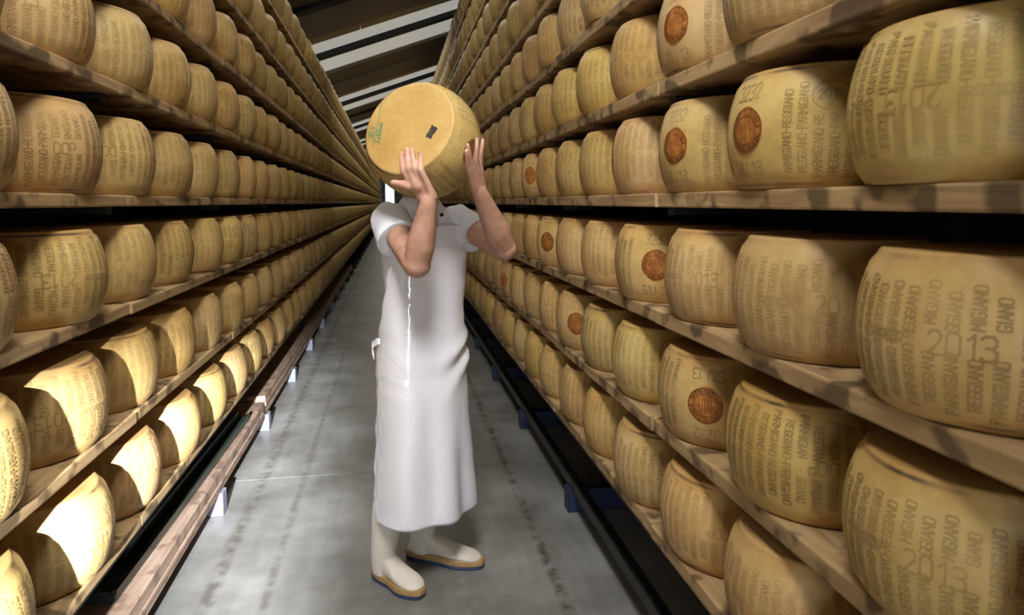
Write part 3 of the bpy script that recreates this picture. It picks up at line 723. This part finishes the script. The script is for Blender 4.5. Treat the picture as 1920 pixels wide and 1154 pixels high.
boot((.050, 2.915), (.350, 2.765), Vector((.140, 2.868, .345)), '')
# ------------------------------------------------------------------ cheese wheels
def make_wheel(nm, loc, rot, seed, close, tint, contrast, hs, kind):
    o = link(nm, RINDS[seed % 4]); o.location = loc; o.rotation_euler = rot; o.scale = (1, 1, hs); o.color = (*tint, contrast)
    kids = [('lettering', LETS[seed % 2])] + (STAMPS[kind] if close else [('stamps', STAMPJ[kind])])
    for n_, me in kids:
        c = link(n_, me, o); c.color = (*tint, contrast)
        if n_ in ('lettering', 'stamps'): c['kind'] = 'stuff'
    sl = link('brand_seal', SEAL, o)
    if close: link('seal_lettering', SEALT, sl)['kind'] = 'stuff'
    return o
F_PX = 1280.0; YAW, PIT, CY = R_(9.932), R_(5), 492.0
fwd = Vector((math.sin(YAW)*math.cos(PIT), math.cos(YAW)*math.cos(PIT), -math.sin(PIT))); rgt = Vector((math.cos(YAW), -math.sin(YAW), 0)); upv = rgt.cross(fwd)
def px(p):
    v = Vector(p)-Vector((0, 0, CAM_H)); z = v.dot(fwd)
    if z < .1: return (9e9, 9e9)
    return (960+F_PX*v.dot(rgt)/z, CY-F_PX*v.dot(upv)/z)
ORD = ['first', 'second', 'third', 'fourth', 'fifth', 'sixth', 'seventh', 'eighth', 'ninth', 'tenth', 'eleventh', 'twelfth', 'thirteenth', 'fourteenth', 'fifteenth', 'sixteenth', 'seventeenth', 'eighteenth', 'nineteenth', 'twentieth', 'twenty-first', 'twenty-second', 'twenty-third', 'twenty-fourth', 'twenty-fifth', 'twenty-sixth', 'twenty-seventh']
# measured near spacings, then regular
ROWS = {('R', 0): [.93, 1.36, 1.76, 2.17, 2.60, 3.00, 3.43, 3.82], ('R', 1): [.94, 1.36, 1.80, 2.22, 2.63, 3.05, 3.46, 3.88], ('R', 2): [.92, 1.345, 1.765, 2.20, 2.63, 3.05, 3.47, 3.89], ('R', 3): [.965, 1.395, 1.825, 2.25, 2.67, 3.085, 3.50, 3.92],
        ('L', 0): [1.455, 1.88, 2.30, 2.735, 3.17, 3.61], ('L', 1): [1.47, 1.90, 2.32, 2.74, 3.17, 3.60], ('L', 2): [1.475, 1.91, 2.335, 2.77, 3.20, 3.64], ('L', 3): [1.50, 1.925, 2.345, 2.77, 3.20, 3.64]}
# which wheels turn their seal to the aisle (row, index in row)
SEALS = {('R', 3): {1: .12, 2: .25, 7: .5}, ('R', 2): {3: .85, 6: .5}, ('R', 1): {2: .76, 5: .72, 9: .3}, ('R', 4): {2: .3}}
# stamps one can read in place: (angle of the stamp on the wheel, turn from the viewer's direction, upside down)
READ = {('R', 2, 0): (180, -.2, 0), ('R', 2, 1): (180, .08, 0), ('R', 1, 1): (-96, .0, 1), ('R', 1, 0): (180, -.25, 0), ('R', 0, 1): (-96, .15, 0), ('R', 0, 2): (-96, -.2, 1), ('R', 3, 0): (180, -.5, 1), ('R', 3, 3): (-96, .1, 1), ('R', 3, 4): (180, .2, 1),
        ('R', 2, 2): (209, .05, 0), ('R', 1, 3): (-96, .0, 1), ('L', 2, 1): (180, .45, 1), ('L', 2, 2): (180, .4, 1), ('L', 1, 1): (180, .35, 1), ('L', 1, 2): (-96, .25, 1), ('L', 1, 3): (180, .0, 0), ('L', 0, 2): (180, .5, 1), ('L', 3, 2): (-96, .3, 1), ('L', 4, 1): (180, .2, 0)}
cands = []
for sd_, nlev in (('R', 10), ('L', 8)):
    for lv in range(nlev):
        ys = list(ROWS.get((sd_, lv), []))
        rr = random.Random(hash((sd_ == 'R', lv)) & 255)
        if not ys: ys = [(.95 if sd_ == 'R' else 1.48)+rr.uniform(-.05, .06)]
        first = ys[0]; pre = []
        while first > (.1 if sd_ == 'R' else .85): first -= .43; pre.insert(0, first)
        while ys[-1] < 49.5: ys.append(ys[-1]+.4285)
        for i, y in enumerate(pre+ys): cands.append((sd_, lv, i-len(pre), y))
vis = []
for c in cands:
    s = 1 if c[0] == 'R' else -1; zc = (LEVR if s > 0 else LEVL)[c[1]]+WH/2*HS[c[0]]
    p = px((s*XC, c[3], zc)); z = Vector((s*XC, c[3], zc-CAM_H)).dot(fwd)
    rpx = F_PX*.24/max(z, .2); inside = -rpx < p[0] < 1920+rpx and -rpx < p[1] < 1154+rpx
    near = -700 < p[0] < 2700 and -700 < p[1] < 1800
    vis.append((c, z, inside, near))
ins = sorted([v for v in vis if v[2]], key=lambda v: v[1])
single = set((v[0][0], v[0][1], v[0][2]) for v in ins[:292])
SHELF = {0: 'lowest shelf', 1: 'second lowest shelf', 2: 'shelf just below eye level', 3: 'eye-level shelf', 4: 'first shelf above eye level', 5: 'second shelf above eye level', 6: 'third shelf above eye level', 7: 'fourth shelf above eye level', 8: 'fifth shelf above eye level', 9: 'topmost shelf'}
SHELFL = dict(SHELF); SHELFL[7] = 'topmost shelf'
far = []
cnt = {}
for (c, z, inside, near) in vis:
    sd_, lv, i, y = c; s = 1 if sd_ == 'R' else -1; zc = (LEVR if s > 0 else LEVL)[lv]+WH/2*HS[sd_]
    key = (sd_, lv, i)
    if key not in single:
        if near or inside: far.append((s*XC, y, zc, HS[sd_]))
        continue
    rnd = random.Random(1000*lv+17*i+(5 if sd_ == 'R' else 0)+333)
    look = math.atan2(-y, -s*XC)                           # azimuth from the wheel to the viewer
    aisle = math.pi if s > 0 else 0.0
    sl = SEALS.get((sd_, lv), {}).get(i)
    flip = rnd.random() < .45
    mid = (math.atan2(-y*.75, -s*XC*1.2))
    if sl is not None:
        face = aisle+(sl*(1 if s > 0 else -1))
        if sd_ == 'R' and lv == 1 and i == 2: flip = True
        else: flip = False
    elif key in READ:
        ps, dl, flip = READ[key]; face = look+dl+(R_(ps) if flip else -R_(ps))
    else:
        # show the lettered side: anything but the blank brand side
        face = mid+math.pi+rnd.choice([-1, 1])*rnd.uniform(.15, 1.75)
    rot = (math.pi if flip else 0.0, 0.0, face)
    tv = rnd.uniform(.86, 1.1); tint = (tv*rnd.uniform(.99, 1.05), tv*rnd.uniform(.93, 1.01), tv*rnd.uniform(.78, 1.05))
    o = make_wheel('parmesan_cheese', (s*(XC+rnd.uniform(-.008, .006)), y, zc), rot, rnd.randrange(1000), z < 3.6, tint, rnd.uniform(.5, 1.0), HS[sd_], 0 if s > 0 else 1)
    n = cnt.get((sd_, lv), 0); cnt[(sd_, lv)] = n+1
    side = 'right' if s > 0 else 'left'; sh = (SHELF if s > 0 else SHELFL)[lv]
    lab = '%scheese wheel, %s from the front on the %s rack\'s %s' % ('brown-sealed ' if sl is not None else '', ORD[n], side, sh)
    tag(o, lab, 'cheese', 'cheese wheels on the racks')
# the wheels beyond, receding too small to tell apart
V, F = [], []
rnd = random.Random(5)
for (x, y, z, hs) in far:
    seg, prf = (22, [(0, -1), (.80, -1), (.90, -.92), (.97, -.5), (1, 0), (.97, .5), (.90, .92), (.80, 1), (0, 1)]) if y < 14 else ((12, [(.88, -1), (1, 0), (.88, 1)]) if y > 24 else (16, [(.0, -1), (.88, -.97), (.98, -.4), (.98, .4), (.88, .97), (0, 1)]))
    b = len(V); t0 = rnd.random()
    for r, q in prf:
        for k in range(seg):
            t = 2*math.pi*k/seg+t0; V.append((x+r*WR*math.cos(t), y+r*WR*math.sin(t), z+q*WH/2*hs))
    for i in range(len(prf)-1):
        for k in range(seg):
            j = (k+1) % seg; F.append((b+i*seg+k, b+i*seg+j, b+(i+1)*seg+j, b+(i+1)*seg+k))
fo = link('distant_cheeses', new_mesh('distant_cheeses', V, F, M_FAR, True))
tag(fo, 'rows of cheese wheels receding into the far distance on both racks', 'cheese', kind='stuff')
# ------------------------------------------------------------------ the held wheel
n_ = Vector((-.50085, -.79135, .35060)).normalized(); cen = Vector((.1165, 2.500, 1.768))
ex = Vector((.845, -.535, 0)); th0 = R_(-14)
xdir = (Vector((.845, -.535, 0)).normalized()*math.cos(th0) + n_.cross(Vector((.845, -.535, 0)).normalized())*math.sin(th0)).normalized()
xdir = (xdir-n_*xdir.dot(n_)).normalized(); ydir = (-n_).cross(xdir)
Mx = Matrix((xdir, ydir, -n_)).transposed()
hw = link('parmesan_cheese', RINDS[1]); hw.color = (1.14, 1.17, 1.12, .55)  # tint raised in place of more light on the face
hw.matrix_world = Matrix.Translation(cen) @ Mx.to_4x4() @ Matrix.Scale(.972, 4)
tag(hw, 'cheese wheel held up tilted in the person\'s hands, green handwriting on its face', 'cheese')
for nm, me in [('lettering', LETS[1])] + STAMPS[0] + [('brand_seal', SEAL)]:
    c = link(nm, me, hw); c.color = (1.14, 1.17, 1.12, .9)
    if nm == 'lettering': c['kind'] = 'stuff'
    if nm == 'brand_seal': link('seal_lettering', SEALT, c)['kind'] = 'stuff'
inv = hw.matrix_world.inverted()
def flat(a, b):
    """local frame on the wheel's face from world points a (start) and b (end of line)"""
    p, q = inv @ Vector(a), inv @ Vector(b); d = Vector((q.x-p.x, q.y-p.y, 0)); L = d.length; d /= L; nrm = Vector((d.y, -d.x, 0))
    return (lambda u, v: tuple(Vector((p.x, p.y, -WH/2-.0008)) + d*u + nrm*v)), L
M_PEN = simple('green_ink', (.005, .19, .11), .5); M_CODE = simple('black_casein_plate', (.035, .027, .018), .6, 0, .95, 130)
mp, L = flat((-.0635, 2.466, 1.752), (-.036, 2.506, 1.882))
V, F = [], []
sz = L/6.0
def cursive(seed, n, size, x0, y0):
    """one slanted looping pen line"""
    r = random.Random(seed); pts = []; x = x0
    for i in range(n):
        hgt = size*r.choice([.45, .5, .55, 1.0, .6]); w = size*r.uniform(.42, .62)
        for k in range(9):
            t = 2*math.pi*k/9; px_ = x+w*.5*(1-math.cos(t))*.9+w*k/9*.6; py_ = y0+hgt*.5*(1-math.cos(t))+size*.12*math.sin(t)
            pts.append((px_+.25*(py_-y0), py_))
        x += w*.75
    return [(*a, *b) for a, b in zip(pts, pts[1:])]
sl_ = lambda segs, dx, dy: [(x0+dx+.2*y0, y0+dy, x1+dx+.2*y1, y1+dy) for x0, y0, x1, y1 in segs]
rib(sl_(strokes('J.', sz*1.1), -.004, -.030), .0024, mp, V, F)
rib(cursive(4, 8, sz*.85, .016, -.028), .0022, mp, V, F)
rib(sl_(strokes('30.5', sz*.8), .022, .003), .0025, mp, V, F)
rib([(-.012, -.007, L+.025, -.003)], .0020, mp, V, F)
link('handwriting', new_mesh('handwriting', V, F, M_PEN), hw)
# small dark plate pressed into the face
mp, L = flat((.125, 2.353, 1.768), (.147, 2.352, 1.806))
V, F = [], []; rnd = random.Random(9); NX, NY, pw = 9, 7, .027
for i in range(NX+1):
    for j in range(NY+1):
        ej = .0022 if i in (0, NX) or j in (0, NY) else .0
        V.append(mp(L*i/NX+rnd.uniform(-1, 1)*ej, pw*(.5-j/NY)+rnd.uniform(-1, 1)*ej))
for i in range(NX):
    for j in range(NY):
        b = i*(NY+1)+j; F.append((b, b+1, b+NY+2, b+NY+1))
link('casein_plate', new_mesh('casein_plate', V, F, M_CODE), hw)
